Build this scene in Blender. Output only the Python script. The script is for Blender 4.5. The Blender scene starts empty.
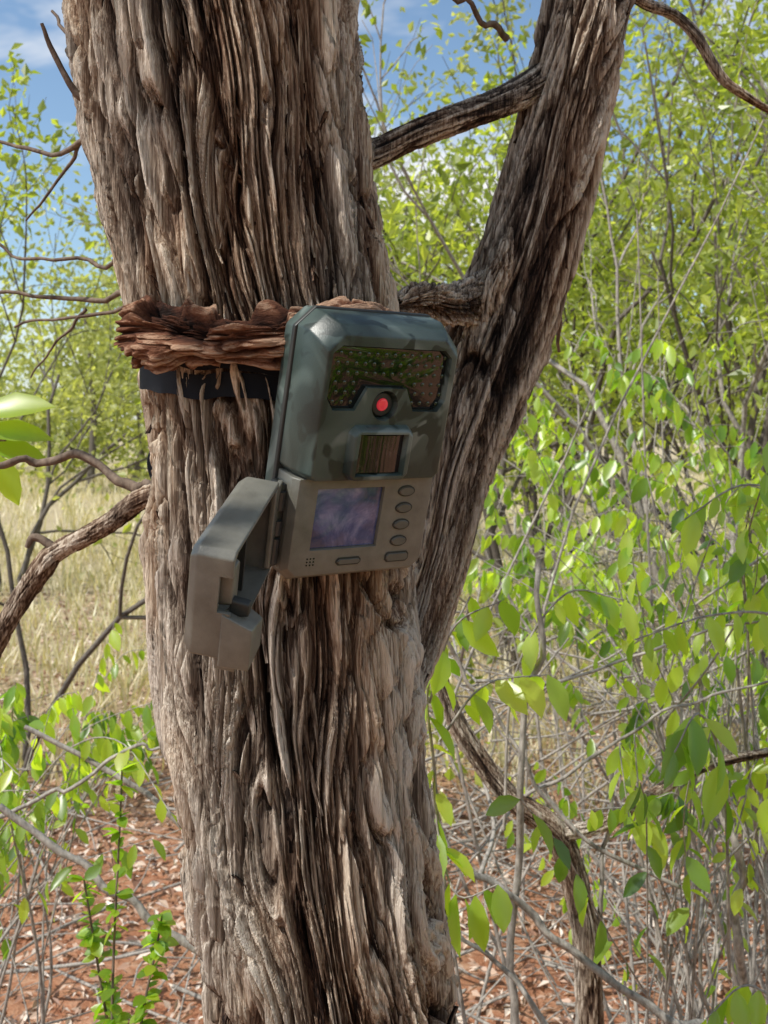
import bpy, bmesh, math, numpy as np
from mathutils import Matrix, Vector
rng=np.random.default_rng(7)
scene=bpy.context.scene
H=1.4
# ---------------------------------------------------------------- noise
def _h(ix,iy,iz,seed):
    n=(ix.astype(np.int64)*374761393+iy.astype(np.int64)*668265263+iz.astype(np.int64)*1274126177+seed*974711)&0xffffffff
    n=((n^(n>>13))*1274126177)&0xffffffff
    n=((n^(n>>16))*2246822519)&0xffffffff
    n=n^(n>>15)
    return (n&0xffffff)/float(0xffffff)
def noise(x,y,z,seed=0):
    x,y,z=np.broadcast_arrays(x,y,z)
    ix=np.floor(x);iy=np.floor(y);iz=np.floor(z)
    fx=x-ix;fy=y-iy;fz=z-iz
    fx=fx*fx*fx*(fx*(fx*6-15)+10);fy=fy*fy*fy*(fy*(fy*6-15)+10);fz=fz*fz*fz*(fz*(fz*6-15)+10)
    r=0
    for dx in (0,1):
        wx=fx if dx else 1-fx
        for dy in (0,1):
            wy=fy if dy else 1-fy
            for dz in (0,1):
                wz=fz if dz else 1-fz
                r=r+wx*wy*wz*_h(ix+dx,iy+dy,iz+dz,seed)
    return r*2-1
def fbm(x,y,z,o=3,seed=0):
    a=1;s=0;t=0
    for i in range(o):
        s=s+a*noise(x*2**i,y*2**i,z*2**i,seed+i*17);t+=a;a*=.5
    return s/t
def worley(U,V,NC,seed):
    iu=np.floor(U);iv=np.floor(V)
    f1=np.full(U.shape,9.);f2=np.full(U.shape,9.);cid=np.zeros(U.shape)
    for du in(-1,0,1):
        for dv in(-1,0,1):
            cu=iu+du;cv=iv+dv
            cm=np.mod(cu,NC)
            ju=_h(cm,cv,cm*0+1,seed);jv=_h(cm,cv,cm*0+2,seed);ci=_h(cm,cv,cm*0+3,seed)
            d=np.hypot(cu+ju-U,cv+jv-V)
            n1=d<f1
            f2=np.where(n1,f1,np.minimum(f2,d))
            cid=np.where(n1,ci,cid)
            f1=np.where(n1,d,f1)
    return f1,f2,cid
def sst(a,b,x):
    t=np.clip((x-a)/(b-a),0,1);return t*t*(3-2*t)
def norm(v): return v/np.maximum(np.linalg.norm(v,axis=-1,keepdims=True),1e-9)
# ---------------------------------------------------------------- node helpers
def newmat(name):
    m=bpy.data.materials.new(name);m.use_nodes=True;nt=m.node_tree;nt.nodes.clear()
    out=nt.nodes.new('ShaderNodeOutputMaterial');return m,nt,out
def N(nt,t,**k):
    n=nt.nodes.new(t)
    for a,b in k.items(): setattr(n,a,b)
    return n
def ramp(nt,stops,fac=None,interp='LINEAR'):
    r=nt.nodes.new('ShaderNodeValToRGB');e=r.color_ramp.elements;r.color_ramp.interpolation=interp
    while len(e)<len(stops): e.new(.5)
    for el,(p,c) in zip(e,stops): el.position=p;el.color=(c[0],c[1],c[2],1)
    if fac is not None: nt.links.new(fac,r.inputs[0])
    return r
def noisetex(nt,scale,detail=4,vec=None,rough=.55,dist=0):
    n=nt.nodes.new('ShaderNodeTexNoise');n.inputs['Scale'].default_value=scale;n.inputs['Detail'].default_value=detail
    n.inputs['Roughness'].default_value=rough;n.inputs['Distortion'].default_value=dist
    if vec is not None: nt.links.new(vec,n.inputs['Vector'])
    return n
def mapping(nt,scale,coord='Object'):
    tc=nt.nodes.new('ShaderNodeTexCoord');m=nt.nodes.new('ShaderNodeMapping');m.inputs['Scale'].default_value=scale
    nt.links.new(tc.outputs[coord],m.inputs[0]);return m.outputs[0]
def mixc(nt,a,b,fac,mode='MIX'):
    m=nt.nodes.new('ShaderNodeMix');m.data_type='RGBA';m.blend_type=mode
    for s,v in ((m.inputs[6],a),(m.inputs[7],b),(m.inputs[0],fac)):
        if hasattr(v,'links') or isinstance(v,bpy.types.NodeSocket): nt.links.new(v,s)
        else: s.default_value=v if not isinstance(v,tuple) else (v[0],v[1],v[2],1)
    return m.outputs[2]
def bump(nt,h,dist,strength=1):
    b=nt.nodes.new('ShaderNodeBump');b.inputs['Distance'].default_value=dist;b.inputs['Strength'].default_value=strength
    nt.links.new(h,b.inputs['Height']);return b.outputs[0]
def princ(nt,out,color,rough=.6,spec=.5,normal=None):
    p=nt.nodes.new('ShaderNodeBsdfPrincipled')
    if isinstance(color,tuple): p.inputs['Base Color'].default_value=(*color,1)
    else: nt.links.new(color,p.inputs['Base Color'])
    if isinstance(rough,(int,float)): p.inputs['Roughness'].default_value=rough
    else: nt.links.new(rough,p.inputs['Roughness'])
    p.inputs['Specular IOR Level'].default_value=spec
    if normal is not None: nt.links.new(normal,p.inputs['Normal'])
    nt.links.new(p.outputs[0],out.inputs[0]);return p
# ---------------------------------------------------------------- materials
def bark_mat(name,off=.95):
    m,nt,out=newmat(name)
    at=N(nt,'ShaderNodeAttribute',attribute_name='hgt')
    v=mapping(nt,(1,1,.035));f=noisetex(nt,620,3,v,.75)
    v2=mapping(nt,(1,1,.05));f2=noisetex(nt,170,3,v2,.7)
    big=noisetex(nt,15,3,mapping(nt,(1,1,.35)),.65)
    a=N(nt,'ShaderNodeMath',operation='MULTIPLY_ADD');nt.links.new(f.outputs[0],a.inputs[0]);a.inputs[1].default_value=1.2
    nt.links.new(at.outputs['Fac'],a.inputs[2])
    b=N(nt,'ShaderNodeMath',operation='MULTIPLY_ADD');nt.links.new(f2.outputs[0],b.inputs[0]);b.inputs[1].default_value=.65
    nt.links.new(a.outputs[0],b.inputs[2])
    c=N(nt,'ShaderNodeMath',operation='SUBTRACT');nt.links.new(b.outputs[0],c.inputs[0]);c.inputs[1].default_value=off
    r1=ramp(nt,[(.18,(.008,.005,.004)),(.38,(.042,.028,.021)),(.58,(.122,.088,.066)),(.80,(.35,.285,.225)),(1,(.66,.58,.49))],c.outputs[0])
    r2=ramp(nt,[(.18,(.013,.006,.004)),(.38,(.070,.032,.018)),(.58,(.170,.097,.059)),(.80,(.40,.28,.19)),(1,(.68,.56,.43))],c.outputs[0])
    fr=ramp(nt,[(.42,(0,0,0)),(.62,(1,1,1))],big.outputs[0])
    col=mixc(nt,r1.outputs[0],r2.outputs[0],fr.outputs[0])
    nn=bump(nt,a.outputs[0],.0026,1.0)
    princ(nt,out,col,.85,.2,nn);return m
M_bark=bark_mat('bark_fibrous')
def leafmat(name,stops,trans=.55,tboost=1.5,rough=.38,gl=.08):
    m,nt,out=newmat(name)
    at=N(nt,'ShaderNodeAttribute',attribute_name='hgt')
    r=ramp(nt,stops,at.outputs['Fac'])
    d=N(nt,'ShaderNodeBsdfDiffuse');t=N(nt,'ShaderNodeBsdfTranslucent');g=N(nt,'ShaderNodeBsdfGlossy');g.inputs['Roughness'].default_value=rough
    nt.links.new(r.outputs[0],d.inputs[0])
    tc=mixc(nt,r.outputs[0],(tboost*1.25,tboost*1.2,tboost*.40),1.0,'MULTIPLY')
    nt.links.new(tc,t.inputs[0])
    mx=N(nt,'ShaderNodeMixShader');mx.inputs[0].default_value=trans
    nt.links.new(d.outputs[0],mx.inputs[1]);nt.links.new(t.outputs[0],mx.inputs[2])
    m2=N(nt,'ShaderNodeMixShader');m2.inputs[0].default_value=gl
    nt.links.new(mx.outputs[0],m2.inputs[1]);nt.links.new(g.outputs[0],m2.inputs[2])
    nt.links.new(m2.outputs[0],out.inputs[0]);return m
M_leaf=leafmat('shrub_leaf',[(0,(.055,.125,.014)),(.4,(.16,.29,.028)),(1,(.38,.50,.055))],.62,2.0,gl=.06)
M_leaf2=leafmat('tree_leaf',[(0,(.12,.17,.04)),(.5,(.27,.34,.075)),(1,(.48,.54,.14))],.6,1.6,gl=.04)
M_far=leafmat('hazed_distant_leaf',[(0,(.20,.23,.11)),(.5,(.34,.38,.17)),(1,(.50,.53,.28))],.55,1.4,gl=.02)  # haze painted in: leaf colours made paler for distance
M_grass=leafmat('dry_grass',[(0,(.32,.36,.15)),(.4,(.62,.55,.38)),(1,(.82,.75,.60))],.35,1.0,gl=.03)
M_litter=leafmat('leaf_litter',[(0,(.13,.065,.045)),(.3,(.36,.21,.145)),(.65,(.58,.44,.34)),(1,(.80,.72,.64))],.1,1.0,gl=.03)
def twigmat(name,a,b):
    m,nt,out=newmat(name);n=noisetex(nt,160,5,mapping(nt,(1,1,.4)),.65);r=ramp(nt,[(.3,a),(.7,b)],n.outputs[0])
    princ(nt,out,r.outputs[0],.8,.25,bump(nt,n.outputs[0],.0015,.8));return m
M_twig=twigmat('twig_grey',(.13,.115,.10),(.46,.42,.37))
M_twigd=twigmat('twig_dark',(.05,.042,.036),(.18,.155,.13))
M_twigb=twigmat('twig_brown',(.07,.047,.036),(.24,.18,.135))
# ---------------------------------------------------------------- mesh accumulators
class Acc:
    def __init__(s): s.v=[];s.f=[];s.a=[];s.n=0
    def add(s,v,f,a):
        v=np.asarray(v,float).reshape(-1,3);s.v.append(v);s.f.append(np.asarray(f,np.int64).reshape(-1,4)+s.n)
        s.a.append(np.broadcast_to(np.asarray(a,float),(len(v),)).copy());s.n+=len(v)
    def obj(s,name,mat,smooth=True,parent=None):
        v=np.concatenate(s.v);f=np.concatenate(s.f);a=np.concatenate(s.a)
        me=bpy.data.meshes.new(name);me.vertices.add(len(v));me.vertices.foreach_set('co',v.astype(np.float32).ravel())
        me.loops.add(f.size);me.loops.foreach_set('vertex_index',f.astype(np.int32).ravel())
        me.polygons.add(len(f));me.polygons.foreach_set('loop_start',np.arange(0,f.size,4,dtype=np.int32))
        me.polygons.foreach_set('use_smooth',np.full(len(f),smooth))
        me.update(calc_edges=True)
        at=me.attributes.new('hgt','FLOAT','POINT');at.data.foreach_set('value',a.astype(np.float32))
        me.materials.append(mat)
        o=bpy.data.objects.new(name,me);scene.collection.objects.link(o)
        if parent: o.parent=parent
        return o
def empty(name,loc=(0,0,0)):
    o=bpy.data.objects.new(name,None);scene.collection.objects.link(o);o.empty_display_size=.1;return o
def catmull(P,n):
    P=np.asarray(P,float);P=np.vstack([2*P[0]-P[1],P,2*P[-1]-P[-2]])
    k=len(P)-3;t=np.linspace(0,k-1e-6,n);i=t.astype(int);t=(t-i)[:,None]
    a,b,c,d=P[i],P[i+1],P[i+2],P[i+3]
    return .5*((2*b)+(-a+c)*t+(2*a-5*b+4*c-d)*t**2+(-a+3*b-3*c+d)*t**3)
def frames(P):
    T=norm(np.gradient(P,axis=0));m=np.abs(T.mean(0));ref=np.eye(3)[int(np.argmin(m))]
    if m[2]>.8: ref=np.array([0,1.,0])
    A=norm(np.cross(T,ref));B=np.cross(A,T);return T,A,B
def tube(acc,P,R,sides=6,att=.5,rough=0,seed=0):
    P=np.asarray(P,float);R=np.asarray(R,float);n=len(P);T,A,B=frames(P)
    th=np.arange(sides)*2*np.pi/sides
    rr=R[:,None]*np.ones(sides)
    if rough: rr=rr*(1+rough*noise(np.cos(th)[None]*1.5+seed,np.sin(th)[None]*1.5,np.arange(n)[:,None]*.7,seed))
    V=P[:,None]+rr[...,None]*(np.cos(th)[None,:,None]*A[:,None]+np.sin(th)[None,:,None]*B[:,None])
    i=np.arange(n-1)[:,None]*sides;j=np.arange(sides)[None];j2=(j+1)%sides
    F=np.stack([i+j,i+j2,i+sides+j2,i+sides+j],-1)
    acc.add(V,F,att)
_ly=np.array([0,.22,.5,.78,1.]);_lw=np.array([.04,.72,1,.66,.02])
def leaves(acc,base,d,nrm,size,wid,att,curl=.15,fold=.25,simple=False):
    base=np.asarray(base,float);n=len(base);d=norm(d);side=norm(np.cross(d,nrm));nn=np.cross(side,d)
    size=np.broadcast_to(size,(n,));wid=np.broadcast_to(wid,(n,));att=np.broadcast_to(att,(n,))
    if simple:
        tx=np.array([0,1,0,-1.]);ty=np.array([0,.5,1,.5]);tz=np.array([0,.08,-.1,.08])
        q=np.array([[0,1,2,3]])
    else:
        tx=np.stack([-_lw,0*_lw,_lw],1).ravel();ty=np.repeat(_ly,3)
        tz=np.stack([fold*_lw*.5,0*_lw,fold*_lw*.5],1).ravel()-curl*ty**2
        q=[]
        for r in range(4):
            for c in range(2): a=r*3+c;q.append([a,a+1,a+4,a+3])
        q=np.array(q)
    k=len(tx)
    V=base[:,None]+size[:,None,None]*(ty[None,:,None]*d[:,None]+(tx[None,:]*wid[:,None])[...,None]*side[:,None]*.5+ tz[None,:,None]*nn[:,None]*(.5 if not simple else 1))
    F=(np.arange(n)*k)[:,None,None]+q[None]
    acc.add(V,F,np.repeat(att,k))
def rdir(n): return norm(rng.normal(size=(n,3)))
# ---------------------------------------------------------------- MAIN TREE
def bark_params(th,s,seed,R,NC,CL,tw=0.0):
    c=np.cos(th);si=np.sin(th);k=R/.085
    w1=noise(c*1.3+5,si*1.3,s*3.2,seed);w2=noise(c*3.2,si*3.2+4,s*9,seed+1);w3=noise(c*9,si*9,s*26,seed+2)
    wv=noise(c*2,si*2,s*8,seed+3)
    W=1.0*w1+.42*w2+.09*w3+tw*s
    U=th/(2*np.pi)*NC+W;V=s/CL+.6*wv
    f1,f2,cid=worley(U,V,NC,seed)
    plate=sst(.0,.15,f2-f1)
    NC2=NC*3
    U2=th/(2*np.pi)*NC2+3*W+.5*noise(c*12,si*12,s*22,seed+4);V2=s/(CL*.55)+.5*wv+3*cid
    g1,g2,c2=worley(U2,V2,NC2,seed+50);pl2=sst(.0,.22,g2-g1)
    NC3=NC*7
    U3=th/(2*np.pi)*NC3+7*W+.5*noise(c*25,si*25,s*40,seed+5);V3=s/(CL*.40)+.5*wv+5*c2
    h1,h2,c3=worley(U3,V3,NC3,seed+80);pl3=sst(.0,.35,h2-h1)
    a=W*2*np.pi/NC
    cc=np.cos(th+a);ss=np.sin(th+a)
    v1=np.abs(noise(cc*6.5*k,ss*6.5*k,s*3.2,seed+20));v2=np.abs(noise(cc*15*k,ss*15*k,s*6,seed+21))
    fiss=.58*sst(0,.24,v1)+.42*sst(0,.26,v2)
    t=(fbm(cc*14*k,ss*14*k,s*5,3,seed+30)*.5+.5)*8;ft=np.floor(t)
    flake=(ft+sst(.0,.12,t-ft))/8
    fib=noise(cc*50*k,ss*50*k,s*7,seed+7);fib2=noise(cc*110*k,ss*110*k,s*10,seed+9)
    lump=fbm(c*2,si*2,s*7,2,seed+11)
    hgt=.30*plate*(.5+.9*cid)+.19*pl2*(.35+1.0*c2)+.15*pl3*(.3+1.1*c3)+.52*fiss+.16*flake+.11*fib+.08*fib2-.25
    return hgt,lump
def bark_tube(name,P,R,nth,nz,amp,NC,CL,seed,parent,mat,zs=None,tw=0.):
    C=catmull(P,400);L=np.concatenate([[0],np.cumsum(np.linalg.norm(np.diff(C,axis=0),axis=1))])
    Rr=catmull(np.stack([R,R,R],1),400)[:,0]
    if zs is None: s=np.linspace(0,L[-1],nz)
    else:
        a,b=zs;s=np.unique(np.concatenate([np.linspace(0,a*L[-1],nz//8),np.linspace(a*L[-1],b*L[-1],nz),np.linspace(b*L[-1],L[-1],nz//8)]))
    Pc=np.stack([np.interp(s,L,C[:,i]) for i in range(3)],1);r=np.interp(s,L,Rr)
    T,A,B=frames(Pc);th=np.arange(nth)*2*np.pi/nth
    S,TH=np.meshgrid(s,th,indexing='ij')
    hgt,lump=bark_params(TH,S,seed,float(np.mean(R)),NC,CL,tw)
    rad=r[:,None]*(1+.05*lump)+amp*(hgt-.62)
    V=Pc[:,None]+rad[...,None]*(np.cos(TH)[...,None]*A[:,None]+np.sin(TH)[...,None]*B[:,None])
    n=len(s);i=np.arange(n-1)[:,None]*nth;j=np.arange(nth)[None];j2=(j+1)%nth
    acc=Acc();acc.add(V,np.stack([i+j,i+j2,i+nth+j2,i+nth+j],-1),(np.clip(hgt,-.2,1.1)).ravel())
    o=acc.obj(name,mat,True,parent)
    return dict(s=s,P=Pc,r=r,A=A,B=B,T=T,L=L[-1])
tree=empty('rough_barked_tree')
trunkP=[(.02,.66,-.05),(.01,.655,.3),(-.01,.65,.65),(-.026,.645,.9),(-.034,.64,1.035),(-.051,.64,1.163),(-.0625,.64,1.291),(-.069,.64,1.419),(-.0935,.64,1.547),(-.111,.64,1.675),(-.135,.645,1.85),(-.17,.66,2.1),(-.2,.68,2.5),(-.26,.7,3.1)]
trunkR=[.12,.095,.083,.075,.0725,.073,.076,.0755,.081,.087,.086,.075,.062,.04]
tr=bark_tube('trunk',trunkP,trunkR,1100,1200,.0205,20,.22,3,tree,M_bark,zs=(.29,.60),tw=1.0)
stemP=[(-.08,.68,.70),(-.08,.69,.95),(-.065,.70,1.08),(-.030,.725,1.16),(.010,.755,1.23),(.034,.775,1.30),(.050,.78,1.37),(.072,.78,1.43),(.100,.78,1.50),(.124,.78,1.579),(.143,.78,1.657),(.160,.78,1.735),(.177,.785,1.82),(.24,.82,2.1),(.33,.86,2.6)]
stemR=[.03,.03,.029,.027,.026,.028,.032,.037,.038,.034,.032,.032,.034,.03,.02]
st=bark_tube('second_stem',stemP,stemR,520,900,.0105,11,.17,21,tree,M_bark,zs=(.18,.62),tw=2.0)
def strips(name,tb,n,smin,smax,wr,lr,parent,amp,base0=-.25,ar=(.35,.75)):
    acc=Acc()
    for q in range(n):
        s0=rng.uniform(smin,smax);l=rng.uniform(*lr);w=rng.uniform(*wr);th0=rng.uniform(0,2*np.pi)
        k=22;t=np.linspace(0,1,k);s=s0+t*l
        drift=rng.normal()*.12+ .02;th=th0+drift*t+.035*np.sin(t*5+rng.uniform(0,6))
        P=np.stack([np.interp(s,tb['s'],tb['P'][:,i]) for i in range(3)],1);r=np.interp(s,tb['s'],tb['r'])
        A=np.stack([np.interp(s,tb['s'],tb['A'][:,i]) for i in range(3)],1);B=np.stack([np.interp(s,tb['s'],tb['B'][:,i]) for i in range(3)],1)
        lift=amp*(base0+.45*rng.random())+amp*rng.uniform(.2,1.3)*np.clip(t-.6,0,1)**2*5*(1 if rng.random()<.5 else 0)+amp*rng.uniform(.2,1.0)*np.clip(.35-t,0,1)**2*7*(1 if rng.random()<.5 else 0)
        wid=w*np.clip(np.sin(np.pi*np.clip(t*.94+.03,0,1)),0,1)**.45*(1+.45*noise(t*11,q*3.7,0,5))
        m=5;u=np.linspace(-1,1,m)
        hh=.0004*(1-u[None]**2)+ .0010*noise(u[None]*4+q,t[:,None]*14,0*u[None],9)
        off=(wid[:,None]*u[None]*.5)/r[:,None]
        TH=th[:,None]+off
        def pos(e): 
            rad=r[:,None]+lift[:,None]+e
            return P[:,None]+rad[...,None]*(np.cos(TH)[...,None]*A[:,None]+np.sin(TH)[...,None]*B[:,None])
        V1=pos(hh);V2=pos(hh-.0013)
        i=np.arange(k-1)[:,None]*m;j=np.arange(m-1)[None]
        F=np.stack([i+j,i+j+1,i+m+j+1,i+m+j],-1).reshape(-1,4)
        base=k*m
        sides=[]
        for a in range(k-1):
            sides.append([a*m,(a+1)*m,(a+1)*m+base,a*m+base]);e=m-1
            sides.append([a*m+e,a*m+e+base,(a+1)*m+e+base,(a+1)*m+e])
        F=np.concatenate([F,F[:,::-1]+base,np.array(sides)])
        at=rng.uniform(*ar)
        acc.add(np.concatenate([V1.reshape(-1,3),V2.reshape(-1,3)]),F,np.concatenate([(at+.25*noise(u[None]*5,t[:,None]*20,q+0*u[None],3)).ravel(),np.full(base,.1)]))
    return acc.obj(name,M_bark,False,parent)
strips('bark_strips',tr,1500,.75,2.1,(.0010,.0045),(.03,.16),tree,.006,-.75,(.25,.95))
strips('peeling_bark_flakes',tr,230,.75,2.1,(.003,.008),(.04,.12),tree,.011,-.40,(.3,.75))
strips('stem_bark_strips',st,350,.2,1.4,(.0010,.0035),(.03,.10),tree,.0045,-.5)
bark_tube('cross_limb',[(-.06,.66,1.575),(-.013,.70,1.592),(.035,.72,1.618),(.085,.745,1.643),(.120,.77,1.668),(.145,.78,1.69)],[.012,.010,.0095,.0105,.013,.016],120,300,.003,8,.05,33,tree,M_bark)
bark_tube('upper_limb',[(.165,.78,1.80),(.185,.785,1.755),(.205,.79,1.738),(.232,.80,1.732),(.250,.80,1.715),(.268,.80,1.685),(.285,.80,1.67),(.33,.82,1.655),(.40,.85,1.64)],[.012,.006,.0045,.004,.004,.0035,.003,.002,.001],60,160,.0014,6,.05,35,tree,M_bark)
bark_tube('broken_stub',[(.085,.77,1.505),(.062,.745,1.497),(.045,.72,1.490),(.025,.69,1.489),(.006,.665,1.482)],[.019,.015,.012,.010,.005],160,260,.011,7,.03,41,tree,M_bark)
bark_tube('stub_spur',[(.075,.765,1.47),(.078,.745,1.50),(.088,.74,1.525),(.094,.742,1.55)],[.014,.010,.006,.001],80,120,.006,6,.03,43,tree,M_bark)
bark_tube('dead_limb',[(-.10,.66,1.362),(-.168,.72,1.352),(-.205,.74,1.330),(-.243,.75,1.310),(-.256,.75,1.297),(-.288,.75,1.246),(-.33,.76,1.16)],[.009,.008,.0075,.007,.0085,.0068,.007],100,300,.0032,7,.04,47,tree,M_bark)
dead=Acc()
def twig(pts,r0,r1,n=24,sides=8,rough=.15,jit=.0,a=None):
    P=catmull(pts,n)
    if jit: P=P+jit*np.stack([noise(np.arange(n)*.35,k*9.1+pts[0][0]*50,pts[0][2]*30,3) for k in range(3)],1)
    tube(a,P,np.linspace(r0,r1,n),sides,.5,rough,int(abs(pts[0][0])*1000)%97)
def D(*a,**k): twig(*a,a=dead,**k)
D([(-.145,.70,1.352),(-.165,.72,1.355),(-.188,.74,1.36),(-.228,.75,1.383),(-.262,.76,1.377),(-.30,.76,1.372),(-.36,.77,1.38)],.0042,.0024,40,10,.4,.006)
D([(-.245,.75,1.31),(-.262,.75,1.320),(-.268,.75,1.312)],.004,.002,10,8,.2)
D([(-.13,.68,1.49),(-.19,.76,1.50),(-.25,.78,1.505),(-.33,.8,1.507)],.003,.0014,24,6,.2,.008)
D([(-.15,.66,1.60),(-.20,.7,1.615),(-.25,.75,1.61),(-.33,.78,1.63)],.003,.0012,24,6,.2,.008)
D([(-.21,.72,1.615),(-.24,.74,1.59),(-.27,.75,1.555)],.0018,.0008,16,6,.2,.006)
D([(-.16,.68,1.545),(-.20,.72,1.52),(-.26,.74,1.53),(-.31,.78,1.545)],.002,.001,20,6,.2,.008)
D([(-.15,.70,1.485),(-.21,.74,1.487),(-.28,.76,1.48)],.002,.001,20,6,.2,.006)
D([(-.22,.74,1.487),(-.245,.75,1.465),(-.27,.76,1.44)],.0013,.0006,20,6,.2,.004)
D([(-.15,.66,1.635),(-.20,.70,1.66),(-.24,.72,1.70)],.0025,.001,16,6,.2,.008)
D([(-.172,.6,1.605),(-.183,.6,1.60),(-.197,.595,1.625),(-.202,.59,1.64)],.003,.001,12,6)
D([(.10,.77,1.70),(.07,.75,1.71),(.045,.74,1.725),(.03,.74,1.73)],.003,.0012,20,6,.2,.005)
D([(.11,.77,1.56),(.135,.80,1.52),(.15,.85,1.47)],.004,.0015,16,6,.2,.006)
dead.obj('dead_branches',M_twigb,True,tree)
crown=Acc()  # unseen crown above the frame, added to cast dappled shade on the trunk
def cluster(acc,c,n,rad,size,wid,att=(0,1),simple=True,down=.3):
    p=np.asarray(c)+rng.normal(size=(n,3))*rad
    d=rdir(n);d[:,2]-=down
    leaves(acc,p,d,rdir(n),rng.uniform(size*.6,size*1.3,n),wid,rng.uniform(att[0],att[1],n),simple=simple)
for i in range(18):
    c=(rng.uniform(-1.3,.1),rng.uniform(-.5,1.0),rng.uniform(2.5,3.6))
    cluster(crown,c,80,.12,.05,.5)
for i in range(14):
    a=rng.uniform(0,6.28);tube(crown,catmull([(-.2,.68,2.3),(-.2+.5*math.cos(a),.7+.4*math.sin(a),2.7),(-.2+1.0*math.cos(a),.7+.8*math.sin(a),3.2)],8),np.linspace(.015,.004,8),6,0)
crown.obj('unseen_crown_leaves',M_leaf2,False,tree)

# ---------------------------------------------------------------- wood chunk
ch=Acc();nl_=460
cp=catmull([(-.136,.572,1.454),(-.127,.558,1.455),(-.108,.549,1.452),(-.086,.542,1.449),(-.060,.540,1.451),(-.036,.546,1.453),(-.012,.560,1.457),(.006,.576,1.460)],nl_)
nth=300;T,A,B=frames(cp);th=np.arange(nth)*2*np.pi/nth
t=np.linspace(0,1,nl_);R0=np.interp(t,[0,.02,.10,.25,.36,.5,.62,.75,.9,1],[.006,.017,.0210,.0180,.012,.0155,.0150,.012,.009,.004])
TH,TT=np.meshgrid(th,t)
c_,s_=np.cos(TH),np.sin(TH)
n1=fbm(c_*1.2+TT*2,s_*1.2,TT*6,3,60);n2=np.abs(noise(c_*1.8+2*TT,s_*1.8,TT*5,63));n3=fbm(c_*9,s_*9,TT*16,3,66)
n4=np.abs(noise(c_*3.4,s_*3.4,TT*8,67));n5=np.abs(noise(c_*9,s_*9,TT*9,68))
hol=sst(.05,.30,noise(c_*1.4+9,s_*1.4,TT*9,70))
rad=R0[:,None]*(.82+.50*n1+.35*n2-.58*hol)+.0046*sst(0,.20,n4)+.0020*sst(0,.3,n5)+.0018*n3-.003
V=cp[:,None]+rad[...,None]*(c_[...,None]*A[:,None]+s_[...,None]*B[:,None])
V[:,:,0]+= -.014*np.clip(1-TT/.10,0,1)*noise(c_*2.2,s_*2.2,0*TT,77)
i=np.arange(nl_-1)[:,None]*nth;j=np.arange(nth)[None];j2=(j+1)%nth
ch.add(V,np.stack([i+j,i+j2,i+nth+j2,i+nth+j],-1),(-.06+.25*n2+.34*n3+.28*sst(0,.25,n4)+.14*sst(0,.3,n5)-.45*hol).ravel())
m,nt,out=newmat('weathered_red_wood')
at=N(nt,'ShaderNodeAttribute',attribute_name='hgt');nz=noisetex(nt,230,5,mapping(nt,(.35,1,1)),.75,.4)
a=N(nt,'ShaderNodeMath',operation='MULTIPLY_ADD');nt.links.new(nz.outputs[0],a.inputs[0]);a.inputs[1].default_value=.95;nt.links.new(at.outputs['Fac'],a.inputs[2])
r=ramp(nt,[(.30,(.014,.006,.004)),(.60,(.085,.030,.016)),(.82,(.19,.080,.043)),(1.0,(.42,.26,.17))],a.outputs[0])
princ(nt,out,r.outputs[0],.85,.2,bump(nt,nz.outputs[0],.004,1))
ch.obj('driftwood_chunk',m)
# ---------------------------------------------------------------- strap
m,nt,out=newmat('black_webbing')
ns=noisetex(nt,900,2);r=ramp(nt,[(.3,(.007,.010,.016)),(.8,(.026,.034,.050))],ns.outputs[0]);princ(nt,out,r.outputs[0],.65,.25,bump(nt,ns.outputs[0],.0010,1))
M_strap=m
sa=Acc();k=140;ph=np.linspace(0,2*np.pi,k,endpoint=False)
rc=.0805+.0018*noise(np.cos(ph)*4,np.sin(ph)*4,0*ph,8)
cx,cy=-.0725,.64
zc=1.440+.20*(rc*np.sin(ph))+.0015*noise(np.cos(ph)*5,np.sin(ph)*5,0*ph,12)
hw=.0070
ring=[]
for e,dr in ((-hw,0),(-hw,.0014),(hw,.0014),(hw,0)):
    ring.append(np.stack([cx+(rc+dr)*np.cos(ph),cy+(rc+dr)*np.sin(ph),zc+e],1))
V=np.stack(ring,1);i=np.arange(k)[:,None]*4;i2=((np.arange(k)+1)%k)[:,None]*4;j=np.arange(4)[None];j2=(j+1)%4
sa.add(V,np.stack([i+j,i+j2,i2+j2,i2+j],-1),.5)
V2=V.copy();V2[:,:,2]+=.011+.007*np.cos(ph+2.6)[:,None];V2[:,:,:2]=(V2[:,:,:2]-[cx,cy])*1.020+[cx,cy]
sa.add(V2,np.stack([i+j,i+j2,i2+j2,i2+j],-1),.5)
tube(sa,catmull([(-.135,.67,1.41),(-.146,.665,1.395),(-.152,.66,1.38),(-.148,.66,1.366),(-.138,.665,1.356)],20),[.0045]*20,8,.5)
sa.obj('mounting_strap',M_strap,False)

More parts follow.
